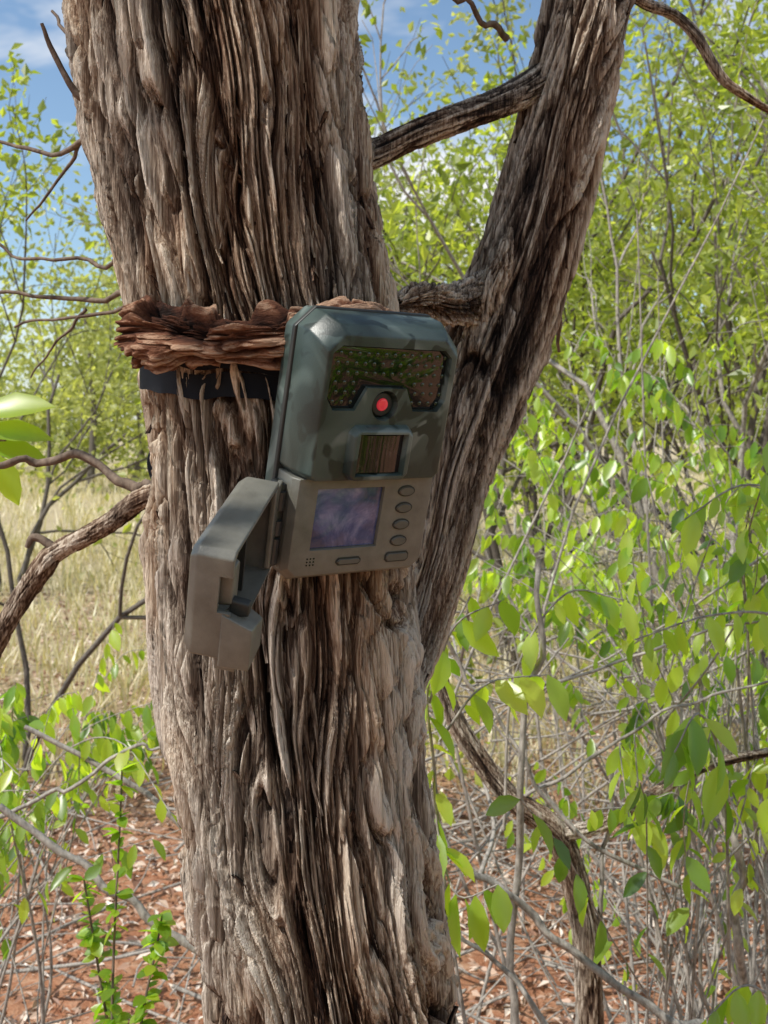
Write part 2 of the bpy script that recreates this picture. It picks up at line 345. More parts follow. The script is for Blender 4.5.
# ---------------------------------------------------------------- TRAIL CAMERA
def simplemat(name,c,rough,spec=.5,bs=0,bd=.0003):
    m,nt,out=newmat(name)
    ns=noisetex(nt,70,5,mapping(nt,(1,1,1)),.65);r=ramp(nt,[(.3,tuple(x*.72 for x in c)),(.75,tuple(min(1,x*1.2) for x in c))],ns.outputs[0])
    nb=None
    if bs: b=noisetex(nt,bs,2,mapping(nt,(1,1,1)));nb=bump(nt,b.outputs[0],bd,.6)
    rr=ramp(nt,[(.3,(rough*.8,)*3),(.7,(min(1,rough*1.25),)*3)],ns.outputs[0])
    princ(nt,out,r.outputs[0],rr.outputs[0],spec,nb);return m
m,nt,out=newmat('camo_plastic')
v=mapping(nt,(1,1,.8));n1=noisetex(nt,24,2,v,.5,1.0);n2=noisetex(nt,44,2,v,.5,1.4)
r=ramp(nt,[(.40,(.028,.045,.040)),(.47,(.055,.079,.071)),(.56,(.063,.089,.080)),(.60,(.135,.168,.155)),(.72,(.17,.205,.19))],n1.outputs[0])
r2=ramp(nt,[(.56,(0,0,0)),(.60,(1,1,1))],n2.outputs[0])
col=mixc(nt,r.outputs[0],(.020,.031,.027),r2.outputs[0])
gn=noisetex(nt,1500,2,v);princ(nt,out,col,.36,.5,bump(nt,gn.outputs[0],.0002,.5));M_camo=m
M_grey=simplemat('grey_brown_plastic',(.165,.16,.135),.38,.5,1500,.0002)
M_dgrey=simplemat('dark_plastic',(.024,.026,.024),.5)
M_btn=simplemat('button_rubber',(.11,.107,.09),.5)
M_black=simplemat('gloss_black',(.003,.004,.004),.05,.8)
M_led=simplemat('led_lens',(.012,.03,.014),.10,.7)  # green tint paints greenish reflections into the LED dots
M_metal=simplemat('hinge_steel',(.05,.05,.05),.35)
m,nt,out=newmat('screen_glass_reflection')
ns=noisetex(nt,34,5,mapping(nt,(1,1,1)),.65,.6);r=ramp(nt,[(.36,(.035,.05,.12)),(.50,(.09,.105,.23)),(.60,(.20,.21,.36)),(.70,(.42,.43,.55))],ns.outputs[0]);princ(nt,out,r.outputs[0],.08,.8);M_screen=m  # pale blotches paint sky and leaf reflections into the screen colour
m,nt,out=newmat('fresnel_lens')
tc=mapping(nt,(1,1,1));wv=N(nt,'ShaderNodeTexWave');wv.inputs['Scale'].default_value=120;wv.inputs['Distortion'].default_value=2.0;nt.links.new(tc,wv.inputs[0])
nn_=noisetex(nt,110,3,tc,.6);fa_=N(nt,'ShaderNodeMath',operation='MULTIPLY_ADD');nt.links.new(wv.outputs[0],fa_.inputs[0]);fa_.inputs[1].default_value=.12;nt.links.new(nn_.outputs[0],fa_.inputs[2])
r=ramp(nt,[(.4,(.006,.005,.005)),(.65,(.020,.013,.013)),(.9,(.08,.065,.065))],fa_.outputs[0]);princ(nt,out,r.outputs[0],.08,.8,bump(nt,wv.outputs[0],.00015,.3));M_pir=m
m,nt,out=newmat('red_reflection_lens');p=princ(nt,out,(.5,.02,.03),.08,.8);p.inputs['Emission Color'].default_value=(1,.06,.10,1);p.inputs['Emission Strength'].default_value=.25;M_red=m  # red reflection in the lens, painted as red colour plus faint glow

TH_=math.radians(34);PT=math.radians(16)
U=Vector((math.cos(TH_),math.sin(TH_),0));N0=Vector((math.sin(TH_),-math.cos(TH_),0));Z=Vector((0,0,1))
Nn=N0*math.cos(PT)-Z*math.sin(PT);Wv=Z*math.cos(PT)+N0*math.sin(PT)
cam_e=empty('trail_camera')
O=Vector((-.0215,.557,1.4005))
cam_e.matrix_world=Matrix(((U.x,-Nn.x,Wv.x,O.x),(U.y,-Nn.y,Wv.y,O.y),(U.z,-Nn.z,Wv.z,O.z),(0,0,0,1)))
def loft(name,secs,mat,bev=.0012,parent=cam_e,seg=3,xf=None):
    bm=bmesh.new();rings=[]
    for n,poly in secs:
        rings.append([bm.verts.new((x,-n,z)) for x,z in poly])
    k=len(rings[0])
    for a,b in zip(rings,rings[1:]):
        for i in range(k): bm.faces.new((a[i],a[(i+1)%k],b[(i+1)%k],b[i]))
    bm.faces.new(rings[0][::-1]);bm.faces.new(rings[-1])
    bmesh.ops.recalc_face_normals(bm,faces=bm.faces)
    if bev: 
        es=[e for e in bm.edges if len(e.link_faces)==2 and e.calc_face_angle(0)>math.radians(20)]
        bmesh.ops.bevel(bm,geom=es,offset=bev,segments=seg,affect='EDGES',profile=.5,clamp_overlap=True)
    me=bpy.data.meshes.new(name);bm.to_mesh(me);bm.free();me.materials.append(mat)
    for p in me.polygons: p.use_smooth=True
    try: me.set_sharp_from_angle(angle=math.radians(32))
    except Exception: pass
    o=bpy.data.objects.new(name,me);scene.collection.objects.link(o);o.parent=parent;return o
def rect(x0,x1,z0,z1,c=.0):
    if c==0: return [(x0,z0),(x1,z0),(x1,z1),(x0,z1)]
    return [(x0+c,z0),(x1-c,z0),(x1,z0+c),(x1,z1-c),(x1-c,z1),(x0+c,z1),(x0,z1-c),(x0,z0+c)]
def body(x0,x1,z0,z1,cb,ct):
    return [(x0+cb,z0),(x1-cb,z0),(x1,z0+cb),(x1,z1-ct),(x1-ct,z1),(x0+ct,z1),(x0,z1-ct),(x0,z0+cb)]
def circ(x,z,r,k=28,rz=None):
    rz=rz or r
    return [(x+r*math.cos(a*2*math.pi/k),z+rz*math.sin(a*2*math.pi/k)) for a in range(k)]
def cut(o,cutter):
    bpy.context.view_layer.update()
    md=o.modifiers.new('b','BOOLEAN');md.object=cutter;md.operation='DIFFERENCE';md.solver='EXACT'
    dg=bpy.context.evaluated_depsgraph_get();me=bpy.data.meshes.new_from_object(o.evaluated_get(dg))
    o.modifiers.clear();o.data=me;bpy.data.objects.remove(cutter)
    for p in me.polygons: p.use_smooth=True
    try: me.set_sharp_from_angle(angle=math.radians(32))
    except Exception: pass
loft('back_shell',[(-.012,body(-.037,.040,-.064,.058,.006,.010)),(-.006,body(-.0430,.0475,-.074,.0665,.006,.010)),(.005,body(-.0440,.0485,-.075,.0675,.006,.010))],M_camo,.0014)
loft('seal_flange',[(.0052,body(-.0450,.0495,-.0755,.0685,.006,.011)),(.0085,body(-.0450,.0495,-.0755,.0685,.006,.011))],M_dgrey,.0007)
hs=loft('upper_housing',[(.0087,body(-.0440,.0480,-.0185,.0675,.003,.009)),(.020,body(-.0433,.0472,-.0185,.0668,.003,.009)),(.030,body(-.0410,.0450,-.0185,.0635,.003,.010)),(.0345,body(-.0385,.0425,-.0185,.0590,.003,.009))],M_camo,.0010)
win=[(-.035,.026),(-.031,.020),(-.018,.020),(-.012,.032),(.012,.032),(.018,.020),(.034,.020),(.038,.026),(.038,.049),(.033,.053),(-.030,.053),(-.035,.049)]
def sc(poly,f,cx,cz): return [((x-cx)*f+cx,(z-cz)*f+cz) for x,z in poly]
cut(hs,loft('c',[(.0310,win),(.04,sc(win,1.06,0,.038))],M_camo,0))
cut(hs,loft('c',[(.029,circ(0,.0225,.0068)),(.04,circ(0,.0225,.0095))],M_camo,0))
loft('ir_led_window',[(.0295,sc(win,.985,0,.038)),(.0317,sc(win,.985,0,.038))],M_black,.0004)
li=0
for ix in range(13):
    for iz in range(6):
        x=-.0310+ix*.0055+(iz%2)*.0012;z=.0235+iz*.0051
        if abs(x)<.0165 and z<.0345: continue
        li+=1;loft('led_%d'%li,[(.0315,circ(x,z,.0013,12)),(.0320,circ(x,z,.0011,12)),(.0323,circ(x,z,.0004,12))],M_led,0)
loft('lens_rim',[(.027,circ(0,.0225,.0066)),(.0318,circ(0,.0225,.0064))],M_dgrey,.0006)
loft('lens_red_reflection',[(.0316,circ(0,.0225,.0036)),(.0326,circ(0,.0225,.0030)),(.0331,circ(0,.0225,.0014))],M_red,0)
pf=loft('sensor_frame',[(.034,rect(-.0205,.0205,-.0180,.0125,.004)),(.0395,rect(-.0180,.0180,-.0170,.0100,.003))],M_camo,.0010)
cut(pf,loft('c',[(.0345,rect(-.0145,.0145,-.0140,.0075)),(.042,rect(-.0155,.0155,-.0150,.0085))],M_camo,0))
loft('motion_sensor',[(.0340,rect(-.0143,.0143,-.0138,.0073)),(.0358,rect(-.0143,.0143,-.0138,.0073)),(.0372,rect(-.009,.009,-.0134,.0069))],M_pir,0)
lp=loft('control_panel',[(.0087,body(-.0435,.0470,-.0765,-.0190,.005,.0005)),(.024,body(-.0435,.0470,-.0765,-.0190,.005,.0005)),(.0285,body(-.0410,.0445,-.0735,-.0190,.005,.0005))],M_grey,.0010)
cut(lp,loft('c',[(.0265,rect(-.029,.0125,-.0590,-.0250)),(.032,rect(-.0300,.0135,-.0600,-.0240))],M_grey,0))
loft('display_screen',[(.0255,rect(-.0288,.0123,-.0588,-.0252)),(.0269,rect(-.0288,.0123,-.0588,-.0252))],M_screen,.0002)
for i in range(4):
    z=-.0275-i*.0098
    loft('button_rim_%d'%i,[(.0280,circ(.0275,z,.0058,24,.0034)),(.0290,circ(.0275,z,.0056,24,.0032))],M_dgrey,0)
    loft('button_%d'%i,[(.0288,circ(.0275,z,.0050,24,.0027)),(.0298,circ(.0275,z,.0044,24,.0022))],M_btn,0)
for nm,x0,x1,z0,z1 in(('key_ok',-.012,.004,-.0690,-.0645),('key_menu',.020,.036,-.0695,-.0635)):
    loft(nm+'_rim',[(.0280,rect(x0,x1,z0,z1,.0015)),(.0289,rect(x0,x1,z0,z1,.0015))],M_dgrey,0)
    loft(nm,[(.0287,rect(x0+.0007,x1-.0007,z0+.0007,z1-.0007,.0013)),(.0297,rect(x0+.001,x1-.001,z0+.001,z1-.001,.0012))],M_btn,0)
for i in range(3):
    for j in range(3): loft('speaker_hole_%d'%(i*3+j),[(.0280,circ(-.030+i*.0020,-.0675+j*.0018,.0005,8)),(.0287,circ(-.030+i*.0020,-.0675+j*.0018,.0005,8))],M_black,0)
# door
a=math.radians(130)
hx,hn=-.0465,.020
rot=Matrix.Translation(Vector((hx,-hn,-.045)))@Matrix.Rotation(-a,4,'Z')@Matrix.Rotation(math.radians(8),4,'Y')@Matrix.Translation(Vector((0,0,.045)))
door=empty('door');door.parent=cam_e;door.matrix_local=rot
L=.086;z0,z1=-.0765,-.0200;tk=.0020;dp=.021
def outline(ins=0): 
    return [(.004+ins,z0+ins+.004),(L-.003-ins,z0+ins),(L-ins,z0+.002+ins),(L-ins,z1-.003-ins),(L-.004-ins,z1-ins),(.004+ins,z1-ins)]
dr=loft('door_tray',[(.0,outline(0)),(dp-.004,outline(0)),(dp,outline(.003))],M_grey,.0009,parent=door)
cut(dr,loft('c',[(-.004,outline(tk)),(dp-.0055,outline(tk)),(dp-tk,outline(tk+.003))],M_grey,0,parent=door))
cut(dr,loft('c',[(-.004,rect(L-.006,L+.004,z0+.026,z1-.012)),(.006,rect(L-.006,L+.004,z0+.026,z1-.012))],M_grey,0,parent=door))
loft('latch_block',[(-.011,[(L-.022,z0-.002),(L+.000,z0-.002),(L+.000,z0+.020),(L-.022,z0+.014)]),(.0035,[(L-.026,z0-.002),(L+.001,z0-.002),(L+.001,z0+.026),(L-.026,z0+.020)])],M_grey,.0009,parent=door)
loft('latch_foot',[(-.004,rect(L-.014,L-.003,z0-.006,z0+.002)),(.006,rect(L-.014,L-.003,z0-.006,z0+.002))],M_grey,.0006,parent=door)
loft('latch_post',[(.001,rect(L-.016,L-.006,z0+.026,z1-.010,.002)),(.014,rect(L-.016,L-.006,z0+.024,z1-.006,.002))],M_grey,.0008,parent=door)
loft('latch_hook',[(-.007,rect(L-.012,L-.0065,z0+.022,z0+.029,.001)),(.002,rect(L-.012,L-.0065,z0+.020,z0+.030,.001))],M_dgrey,.0006,parent=door)
loft('door_rib',[(.008,rect(.03,.032,z0+.006,z1-.004)),(dp-.003,rect(.03,.032,z0+.006,z1-.004))],M_dgrey,0,parent=door)
loft('hinge_leaf',[(.0,rect(-.006,.010,z0+.008,z1-.003,.001)),(.0025,rect(-.006,.010,z0+.008,z1-.003,.001))],M_grey,.0005,parent=door)
hb=Acc()
for za,zb in((-.068,-.054),(-.052,-.044),(-.038,-.028)):
    P=np.array([(hx,-hn,za),(hx,-hn,za),(hx,-hn,zb),(hx,-hn,zb)])
    T_=12;th=np.arange(T_)*2*np.pi/T_;rr=np.array([.0001,.0028,.0028,.0001])
    V=P[:,None]+rr[:,None,None]*np.stack([np.cos(th),np.sin(th),0*th],1)[None]
    i=np.arange(3)[:,None]*T_;j=np.arange(T_)[None];j2=(j+1)%T_
    hb.add(V,np.stack([i+j,i+j2,i+T_+j2,i+T_+j],-1),.5)
hb.obj('hinge_barrels',M_metal,False,cam_e)
loft('side_bracket',[(.009,rect(-.0475,-.043,-.070,-.024,.001)),(.020,rect(-.0475,-.043,-.070,-.024,.001))],M_dgrey,.0006)

# ---------------------------------------------------------------- GROUND
def gz(x,y): return .05*fbm(x*.5,y*.5,0*x,2,90)+.012*noise(x*5,y*5,0*x,91)
xs=np.concatenate([np.linspace(-400,-12,14),np.linspace(-10,10,220),np.linspace(12,400,14)])
ys=np.concatenate([np.linspace(-60,-3,6),np.linspace(-2,14,200),np.linspace(16,60,30),np.linspace(80,600,10)])
X,Y=np.meshgrid(xs,ys);g=Acc();zz=gz(X,Y)
nx=len(xs);i=np.arange(len(ys)-1)[:,None]*nx;j=np.arange(nx-1)[None]
g.add(np.stack([X,Y,zz],-1),np.stack([i+j,i+j+1,i+nx+j+1,i+nx+j],-1),.5)
m,nt,out=newmat('red_soil')
v=mapping(nt,(1,1,1));n2=noisetex(nt,30,6,v,.75);n3=noisetex(nt,3,5,v,.6)
soil=ramp(nt,[(.3,(.22,.085,.045)),(.48,(.42,.19,.105)),(.62,(.54,.31,.20)),(.75,(.66,.48,.36))],n2.outputs[0])
straw=ramp(nt,[(.3,(.34,.27,.16)),(.6,(.52,.44,.29)),(.8,(.62,.55,.40))],n2.outputs[0])
sep=N(nt,'ShaderNodeSeparateXYZ');nt.links.new(v,sep.inputs[0])
mr=N(nt,'ShaderNodeMapRange');nt.links.new(sep.outputs[1],mr.inputs[0]);mr.inputs[1].default_value=3.2;mr.inputs[2].default_value=6
ad=N(nt,'ShaderNodeMath',operation='MULTIPLY_ADD');nt.links.new(n3.outputs[0],ad.inputs[0]);ad.inputs[1].default_value=.8;ad.use_clamp=True
sb=N(nt,'ShaderNodeMath',operation='SUBTRACT');nt.links.new(mr.outputs[0],sb.inputs[0]);sb.inputs[1].default_value=.35;nt.links.new(sb.outputs[0],ad.inputs[2])
princ(nt,out,mixc(nt,soil.outputs[0],straw.outputs[0],ad.outputs[0]),.95,.1,bump(nt,n2.outputs[0],.03,.8))
g.obj('ground',m)
lt=Acc();n=75000
x=rng.uniform(-3.5,4.5,n);y=1.8+7*rng.random(n)**1.3
p=np.stack([x,y,gz(x,y)+rng.uniform(.0,.04,n)],1);d=rdir(n);d[:,2]*=.3;nr=rdir(n)*.7;nr[:,2]+=1
leaves(lt,p,d,nr,rng.uniform(.015,.05,n),rng.uniform(.12,.6,n),rng.random(n),simple=True)
lt.obj('leaf_litter',M_litter,False)
gr=Acc()
def tufts(nt_,xr,yr,hr,per,att):
    tx=rng.uniform(*xr,nt_);ty=rng.uniform(*yr,nt_)
    n=nt_*per;bx=np.repeat(tx,per)+rng.normal(size=n)*.05;by=np.repeat(ty,per)+rng.normal(size=n)*.05
    p=np.stack([bx,by,gz(bx,by)-.01],1);d=rdir(n)*.45;d[:,2]=1
    leaves(gr,p,d,rdir(n),rng.uniform(*hr,n),rng.uniform(.03,.06,n),rng.uniform(*att,n),simple=True)
tufts(1500,(-6,1.5),(3.8,12),(.08,.32),13,(.1,1))
tufts(2400,(-16,8),(10,32),(.2,.5),9,(.1,1))
tufts(600,(.5,6),(3.6,11),(.10,.35),10,(.0,.8))
gr.obj('grass',M_grass,False)

# ---------------------------------------------------------------- background trees
def grow(acc,p,d,L,r,depth,tips,spread=.6,up=.15,n=6,ns=3):
    pts=[np.array(p,float)];d=np.array(d,float);d/=np.linalg.norm(d)
    for i in range(n):
        d=d+rng.normal(size=3)*.16;d[2]+=up*.3;d/=np.linalg.norm(d);pts.append(pts[-1]+d*L/n)
    P=np.array(pts);tube(acc,P,np.linspace(r,r*.55,n+1),5 if depth<2 else 4,.5)
    if depth==0: tips.append(P);return
    for k in range(ns):
        i=rng.integers(2,n+1);dd=d+rdir(1)[0]*spread
        grow(acc,P[i],dd,L*rng.uniform(.55,.8),r*.5,depth-1,tips,spread,up,n,ns)
    tips.append(P[n//2:])
def bgtree(name,x,y,h,stems,leafn,lsize,mat,tm,r=.03,depth=3,spread=.7,att=(0,1),clump=.12,wid=.55,lean=(0,0),down=.4,ns=3,keepf=.65):
    e=empty(name);wa=Acc();la=Acc();tips=[]
    for k in range(stems):
        a=rng.uniform(0,6.28);d=(math.cos(a)*.35+lean[0],math.sin(a)*.35+lean[1],1)
        grow(wa,(x+.06*math.cos(a),y+.06*math.sin(a),float(gz(np.array(x),np.array(y)))-.03),d,h*rng.uniform(.4,.55),r,depth,tips,spread,ns=ns)
    wa.obj('branches',tm,True,e)
    keep=[q for q in tips if rng.random()<keepf]
    T=np.concatenate(keep);T=T[T[:,2]>h*.13]
    cidx=rng.integers(0,len(T),leafn);p=T[cidx]+rng.normal(size=(leafn,3))*clump
    tone=(cidx%23)/23.
    d=rdir(leafn);d[:,2]-=down
    leaves(la,p,d,rdir(leafn),rng.uniform(lsize*.6,lsize*1.3,leafn),wid,np.clip(att[0]+(att[1]-att[0])*(.5*tone+.5*rng.random(leafn)),0,1),simple=True)
    la.obj('foliage',mat,False,e)
bgtree('slender_tree',1.25,3.6,3.6,4,4200,.048,M_leaf2,M_twig,.022,3,.6,clump=.06,ns=4,keepf=.5)
bgtree('slender_tree',2.0,4.8,4.2,4,5500,.058,M_leaf2,M_twigd,.026,3,.6,clump=.08,ns=4,keepf=.5)
bgtree('slender_tree',.75,5.6,4.4,4,5500,.062,M_leaf2,M_twigd,.026,3,.6,clump=.09,keepf=.55)
bgtree('slender_tree',2.9,7.2,5.2,4,6500,.075,M_leaf2,M_twigd,.03,3,.6,clump=.12,keepf=.55)
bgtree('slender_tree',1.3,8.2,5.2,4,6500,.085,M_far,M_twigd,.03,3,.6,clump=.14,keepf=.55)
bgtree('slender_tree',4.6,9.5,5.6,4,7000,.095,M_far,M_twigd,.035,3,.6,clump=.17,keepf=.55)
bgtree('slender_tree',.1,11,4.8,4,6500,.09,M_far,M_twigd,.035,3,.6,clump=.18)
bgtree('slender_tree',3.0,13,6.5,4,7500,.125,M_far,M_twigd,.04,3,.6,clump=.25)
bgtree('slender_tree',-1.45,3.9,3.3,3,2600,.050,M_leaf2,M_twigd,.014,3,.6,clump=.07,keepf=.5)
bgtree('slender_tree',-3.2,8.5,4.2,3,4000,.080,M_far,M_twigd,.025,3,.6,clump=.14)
bgtree('unseen_rear_tree',-1.5,-4.5,4.5,4,3000,.12,M_far,M_twigd,.04,2,.6,clump=.25)  # unseen trees added behind the camera to give the glossy window reflections
bgtree('unseen_rear_tree',2.8,-4.0,4.8,4,3500,.12,M_far,M_twigd,.04,2,.6,clump=.25)
fa=Acc();fw=Acc()
for k in range(60):
    x=rng.uniform(-30,34);y=rng.uniform(22,44);h=rng.uniform(3.2,6.2)*(1 if x<2 else 1.3)
    tube(fw,catmull([(x,y,0),(x+rng.normal()*.3,y,h*.4),(x+rng.normal()*.8,y,h*.85)],8),np.linspace(.10,.03,8),5,.5)
    for q in range(rng.integers(11,17)):
        c=np.array([x+rng.normal()*h*.26,y+rng.normal()*h*.2,h*rng.uniform(.14,1.0)])
        n=120;tone=rng.random()*.6
        pp=c+rng.normal(size=(n,3))*[.5,.5,.32]
        leaves(fa,pp,rdir(n),rdir(n),rng.uniform(.12,.28,n),.6,np.clip(tone+rng.random(n)*.4,0,1),simple=True)
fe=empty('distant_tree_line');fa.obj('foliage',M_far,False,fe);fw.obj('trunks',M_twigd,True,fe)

# ---------------------------------------------------------------- near shrubs
def spray(wa,la,P,r,nl,size,att,start=.3,wid=.46,droop=1.2):
    n=len(P);tube(wa,P,np.linspace(r,r*.4,n),5,.5)
    t=np.linspace(start,1,nl);idx=t*(n-1);i=np.clip(idx.astype(int),0,n-2);f=(idx-i)[:,None]
    b=P[i]*(1-f)+P[i+1]*f;T=norm(P[i+1]-P[i])
    sd=norm(np.cross(T,np.array([0,0,1.]))+1e-6)*np.where(np.arange(nl)%2,1,-1)[:,None]
    d=T*.35+sd*.5+rng.normal(size=(nl,3))*.25;d[:,2]-=droop*rng.uniform(.5,1.4,nl)
    nr=rdir(nl)*.7+sd*.4;nr[:,2]+=.8;nr[:,1]-=.3
    leaves(la,b,d,nr,size*rng.uniform(.6,1.2,nl),wid*rng.uniform(.85,1.15,nl),np.clip(att+rng.normal(size=nl)*.22,0,1),curl=.25,fold=.35)
def arc(p0,p1,sag,n=22,w=.02):
    p0=np.array(p0,float);p1=np.array(p1,float);m=(p0+p1)/2+np.array([0,0,sag])+rng.normal(size=3)*w
    q=(m+p1)/2+np.array([0,0,sag*.45])+rng.normal(size=3)*w*.5
    return catmull([p0,(p0+m)/2+rng.normal(size=3)*w*.5,m,q,p1],n)
def shrub(name,bases,tips,size,nl=13,subs=3,att=(.2,.85)):
    e=empty(name);wa=Acc();la=Acc()
    for (tx,ty,tz) in tips:
        b=bases[rng.integers(len(bases))]
        mid=np.array([b[0]*.45+tx*.55+rng.normal()*.05,b[1]*.4+ty*.6,tz*.8+rng.uniform(-.05,.1)])
        st_=catmull([b,(np.array(b)+mid)/2+rng.normal(size=3)*.05,mid],20);tube(wa,st_,np.linspace(.004,.002,20),6,.5)
        for k in range(subs):
            tip=np.array([tx,ty,tz])+rng.normal(size=3)*np.array([.09,.09,.07])*(k>0)
            P=arc(st_[rng.integers(12,20)],tip,rng.uniform(.02,.09))
            spray(wa,la,P,.0015,rng.integers(int(nl*.7),int(nl*1.4)),size,rng.uniform(*att),start=.45)
    wa.obj('stems',M_twig,True,e);la.obj('foliage',M_leaf,True,e)
tips=[]
for i in range(24):
    y=rng.uniform(1.0,1.8);px=rng.uniform(.10,.42);pz=rng.uniform(-.42,-.06)
    if pz>-.14 and px<.24: px+=.15
    tips.append((px*y,y,H+pz*y))
shrub('leafy_shrub',[(.35,1.2,0),(.55,1.4,0),(.6,1.0,0)],tips,.034,att=(.3,1.0))
tips=[]
for i in range(26):
    y=rng.uniform(1.9,3.6);px=rng.uniform(.07,.42);pz=rng.uniform(-.24,.08)
    tips.append((px*y,y,H+pz*y))
shrub('leafy_shrub',[(.9,2.2,0),(.5,2.5,0),(1.2,2.6,0)],tips,.046,nl=15,subs=4,att=(.45,1.0))
tips=[(rng.uniform(.85,1.6),rng.uniform(-.8,.4),rng.uniform(.3,1.5)) for i in range(60)]  # unseen shrub added beside the camera so the LED window reflects green
shrub('leafy_shrub',[(1.5,-.2,0),(1.7,.1,0),(1.3,-.5,0)],tips,.065,nl=18,subs=3,att=(.2,.8))
e=empty('leafy_sprig');wa=Acc();la=Acc()
spray(wa,la,catmull([(.10,.95,.70),(.06,.92,.95),(.045,.90,1.10),(.04,.88,1.18),(.075,.87,1.255)],24),.0022,15,.042,.8,.35)
spray(wa,la,catmull([(.04,.88,1.16),(.06,.86,1.23),(.10,.85,1.255)],16),.0014,7,.038,.9,.2)
spray(wa,la,catmull([(.05,.90,1.12),(.09,.90,1.17),(.15,.92,1.175)],16),.0014,8,.040,.8,.3)
spray(wa,la,catmull([(.045,.91,1.08),(.05,.90,1.03),(.065,.88,.99),(.10,.88,1.0)],16),.0014,10,.044,.6,.2)
spray(wa,la,catmull([(.38,1.1,.8),(.34,1.0,1.05),(.30,.95,1.13),(.27,.93,1.10)],20),.002,10,.052,.4,.3)
spray(wa,la,catmull([(.50,1.1,1.25),(.44,1.05,1.32),(.36,1.0,1.345),(.30,1.0,1.31)],20),.002,14,.042,.75,.2)
spray(wa,la,catmull([(.50,1.1,1.12),(.42,1.05,1.20),(.33,1.0,1.215),(.25,1.0,1.19)],20),.002,14,.042,.7,.2)
spray(wa,la,catmull([(.12,1.0,1.0),(.13,1.0,1.15),(.18,1.0,1.235),(.24,1.0,1.23)],20),.0018,12,.038,.85,.3)
spray(wa,la,catmull([(.42,.9,.75),(.38,.9,.85),(.33,.9,.90),(.29,.9,.87)],20),.0018,10,.044,.6,.3)
wa.obj('stems',M_twig,True,e);la.obj('foliage',M_leaf,True,e)
tips=[]
for i in range(14):
    y=rng.uniform(1.2,2.0);px=rng.uniform(-.42,-.22);pz=rng.uniform(-.38,-.27)
    tips.append((px*y,y,H+pz*y))
shrub('leafy_shrub',[(-.6,1.5,0),(-.8,1.7,0)],tips,.035,nl=14,att=(.25,1.0))
e=empty('broad_leaf_sprig');wa=Acc();la=Acc()
tube(wa,catmull([(-.45,.85,1.33),(-.38,.80,1.37),(-.325,.79,1.390),(-.295,.78,1.392)],14),np.linspace(.002,.001,14),6,.5)
b=np.array([(-.318,.785,1.412),(-.318,.785,1.398),(-.315,.785,1.388),(-.308,.785,1.382),(-.325,.79,1.378),(-.33,.80,1.40)])
d=np.array([(1,-.1,.20),(1,.1,.0),(1,.2,-.2),(.5,0,-.9),(.2,0,-1.),(.3,0,1)])
leaves(la,b,d,np.array([(.1,-.9,.8),(.1,-.8,.9),(0,-.8,.8),(.5,-.9,.2),(.3,-.9,.2),(.2,-1,.1)]),np.array([.060,.056,.052,.046,.040,.036]),.46,np.array([.8,.6,.5,.9,.8,.7]),curl=.3,fold=.35)
wa.obj('stems',M_twigb,True,e);la.obj('foliage',M_leaf,True,e)
e=empty('small_leaved_herb');wa=Acc();la=Acc()
for (bx,by,tx,ty,tz) in((-.25,1.0,-.262,1.0,1.06),(-.22,1.05,-.30,1.0,.95),(-.24,.98,-.215,.97,.93)):
    P=catmull([(bx,by,0),(bx+.01,by,.4),((bx+tx)/2-.015,(by+ty)/2,.75),(tx,ty,tz)],60);tube(wa,P,np.linspace(.003,.001,60),5,.5)
    n=150;i=rng.integers(20,60,n);d=rdir(n);d[:,2]*=.5;nr=rdir(n)*.5;nr[:,2]+=.8
    leaves(la,P[i],d,nr,rng.uniform(.012,.022,n),.65,rng.uniform(.2,.8,n),curl=.15,fold=.3)
wa.obj('stems',M_twigb,True,e);la.obj('foliage',M_leaf,True,e)

# ---------------------------------------------------------------- fallen branches / tangle
fb=Acc()
def F(pts,r0,r1,jit=.01,n=34,s=8): twig(pts,r0,r1,n,s,.25,jit,a=fb)
F([(.155,1.0,1.27),(.148,1.0,1.17),(.14,1.0,1.0),(.125,1.0,.80),(.11,1.0,.55),(.10,1.0,.0)],.0028,.005)
F([(-.42,1.1,.985),(-.33,1.1,.92),(-.26,1.1,.865),(-.16,1.1,.80),(0.0,1.15,.70)],.004,.005,.006)
F([(-.45,1.25,1.03),(-.33,1.25,.965),(-.22,1.25,.88),(-.1,1.25,.8)],.003,.004,.006)
F([(-.48,1.2,.93),(-.38,1.2,.97),(-.30,1.2,1.02),(-.24,1.2,1.01)],.003,.0015,.006)
F([(.085,1.0,.96),(.13,1.0,.93),(.18,1.0,.885),(.25,1.0,.83),(.34,1.0,.80),(.5,1.05,.77)],.0035,.0045,.006)
F([(.06,.95,.93),(.12,.95,.88),(.17,.95,.80),(.2,.95,.72)],.002,.003,.006)
F([(.10,1.1,1.12),(.22,1.1,1.13),(.36,1.1,1.18),(.5,1.1,1.2)],.002,.0012,.006)
F([(.12,1.1,.98),(.22,1.1,1.03),(.33,1.1,1.10),(.45,1.1,1.13)],.0025,.0012,.006)
F([(.06,1.05,1.18),(.12,1.05,1.09),(.20,1.05,.98),(.31,1.05,.92)],.002,.0025,.006)
F([(.25,1.1,1.02),(.24,1.1,.9),(.215,1.1,.7),(.2,1.1,0)],.002,.004)
F([(.45,1.2,1.0),(.5,1.2,.8),(.52,1.25,.4),(.55,1.3,0)],.006,.009)
F([(.38,1.15,1.0),(.41,1.15,.85),(.43,1.2,.6),(.45,1.2,0)],.004,.008)
fb.obj('leaning_dry_stems',M_twig)
ds=empty('dead_sapling')
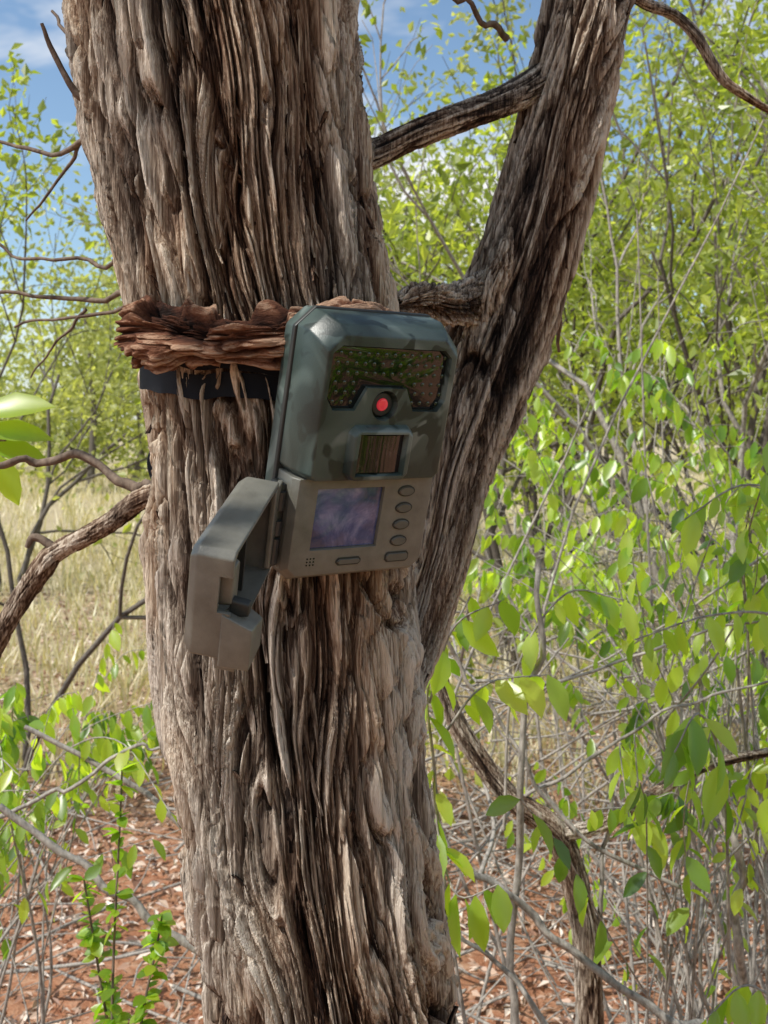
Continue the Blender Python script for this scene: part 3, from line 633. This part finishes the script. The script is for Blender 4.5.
bark_tube('main_stem',[(.06,1.1,1.135),(.085,1.1,1.07),(.135,1.1,1.00),(.19,1.1,.955),(.215,1.1,.88),(.225,1.1,.80),(.235,1.12,.60),(.25,1.14,.3),(.26,1.15,0)],[.007,.009,.011,.013,.014,.014,.015,.016,.018],80,360,.006,7,.06,61,ds,M_bark)
bark_tube('side_branch',[(.19,1.1,.955),(.25,1.1,.97),(.36,1.15,1.01),(.5,1.2,1.02)],[.008,.007,.006,.004],50,200,.003,6,.05,63,ds,M_bark)
bark_tube('lower_branch',[(.05,1.2,.95),(.07,1.2,.80),(.075,1.2,.6),(.08,1.25,0)],[.007,.010,.012,.014],60,200,.004,6,.05,65,ds,M_bark)
fb=Acc()
for i in range(460):
    y=rng.uniform(1.5,5.0);x=y*rng.uniform(.05,.5);z=rng.uniform(.03,1.1)*(1 if rng.random()<.6 else .25)
    a=rng.uniform(0,6.28);l=rng.uniform(.3,1.1);d=np.array([math.cos(a),math.sin(a)*.6,rng.normal()*.45])
    c=np.array([x,y,z]);p=[c-d*l/2,c-d*l/6+rng.normal(size=3)*.04,c+d*l/6+rng.normal(size=3)*.04,c+d*l/2]
    p=[np.array([q[0],q[1],max(q[2],.01)]) for q in p]
    r=rng.uniform(.0012,.0045);tube(fb,catmull(p,12),np.linspace(r,r*.4,12),5,.5)
for i in range(90):
    y=rng.uniform(2.2,5);x=-y*rng.uniform(.1,.5);a=rng.uniform(0,6.28);l=rng.uniform(.2,.8)
    d=np.array([math.cos(a),math.sin(a),rng.normal()*.1]);c=np.array([x,y,rng.uniform(.03,.15)])
    r=rng.uniform(.002,.006);tube(fb,catmull([c-d*l/2,c+rng.normal(size=3)*.03,c+d*l/2],8),np.linspace(r,r*.5,8),5,.5)
for i in range(40):
    y=rng.uniform(1.6,4.5);x=y*rng.uniform(.05,.45);h=rng.uniform(.8,2.0)
    tube(fb,catmull([(x,y,0),(x+rng.normal()*.12,y,h*.5),(x+rng.normal()*.3,y,h)],12),np.linspace(.005,.0014,12),5,.5)
fb.obj('fallen_branches',M_twig)

# ---------------------------------------------------------------- light, world
sd=Vector((-.50,-.30,.78)).normalized()
el=math.asin(sd.z);az=math.atan2(sd.x,sd.y)
sl=bpy.data.lights.new('sun','SUN');sl.energy=5;sl.angle=math.radians(.5);sl.color=(1,.96,.89)
so=bpy.data.objects.new('sun',sl);scene.collection.objects.link(so);so.rotation_euler=(-sd).to_track_quat('-Z','Y').to_euler()
w=bpy.data.worlds.new('World');scene.world=w;w.use_nodes=True;nt=w.node_tree;nt.nodes.clear()
sky=nt.nodes.new('ShaderNodeTexSky');sky.sky_type='NISHITA';sky.sun_disc=False;sky.sun_elevation=el;sky.sun_rotation=az
sky.dust_density=1.0
tc=nt.nodes.new('ShaderNodeTexCoord');mp=nt.nodes.new('ShaderNodeMapping');mp.inputs['Scale'].default_value=(1,1,2.2);nt.links.new(tc.outputs['Generated'],mp.inputs[0])
cn=noisetex(nt,3.2,5,mp.outputs[0],.55,.3);cr=ramp(nt,[(.48,(0,0,0)),(.66,(1,1,1))],cn.outputs[0])
lift=mixc(nt,sky.outputs[0],(1.25,1.35,1.35),1.0,'MULTIPLY')
cl=mixc(nt,lift,(8.4,8.4,8.4),cr.outputs[0])
bg=nt.nodes.new('ShaderNodeBackground');bg.inputs[1].default_value=.125;nt.links.new(cl,bg.inputs[0])
wo=nt.nodes.new('ShaderNodeOutputWorld');nt.links.new(bg.outputs[0],wo.inputs[0])
scene.view_settings.view_transform='Standard';scene.view_settings.look='None';scene.view_settings.exposure=0
# ---------------------------------------------------------------- camera
cd=bpy.data.cameras.new('camera');cd.sensor_fit='VERTICAL';cd.sensor_height=36;cd.sensor_width=27;cd.lens=36*1000/1024
cd.shift_y=-82/1024;cd.clip_start=.02;cd.clip_end=2000
cd.dof.use_dof=True;cd.dof.focus_distance=.54;cd.dof.aperture_fstop=26
co=bpy.data.objects.new('camera',cd);scene.collection.objects.link(co);co.location=(0,0,H);co.rotation_euler=(math.radians(90),0,0)
scene.camera=co
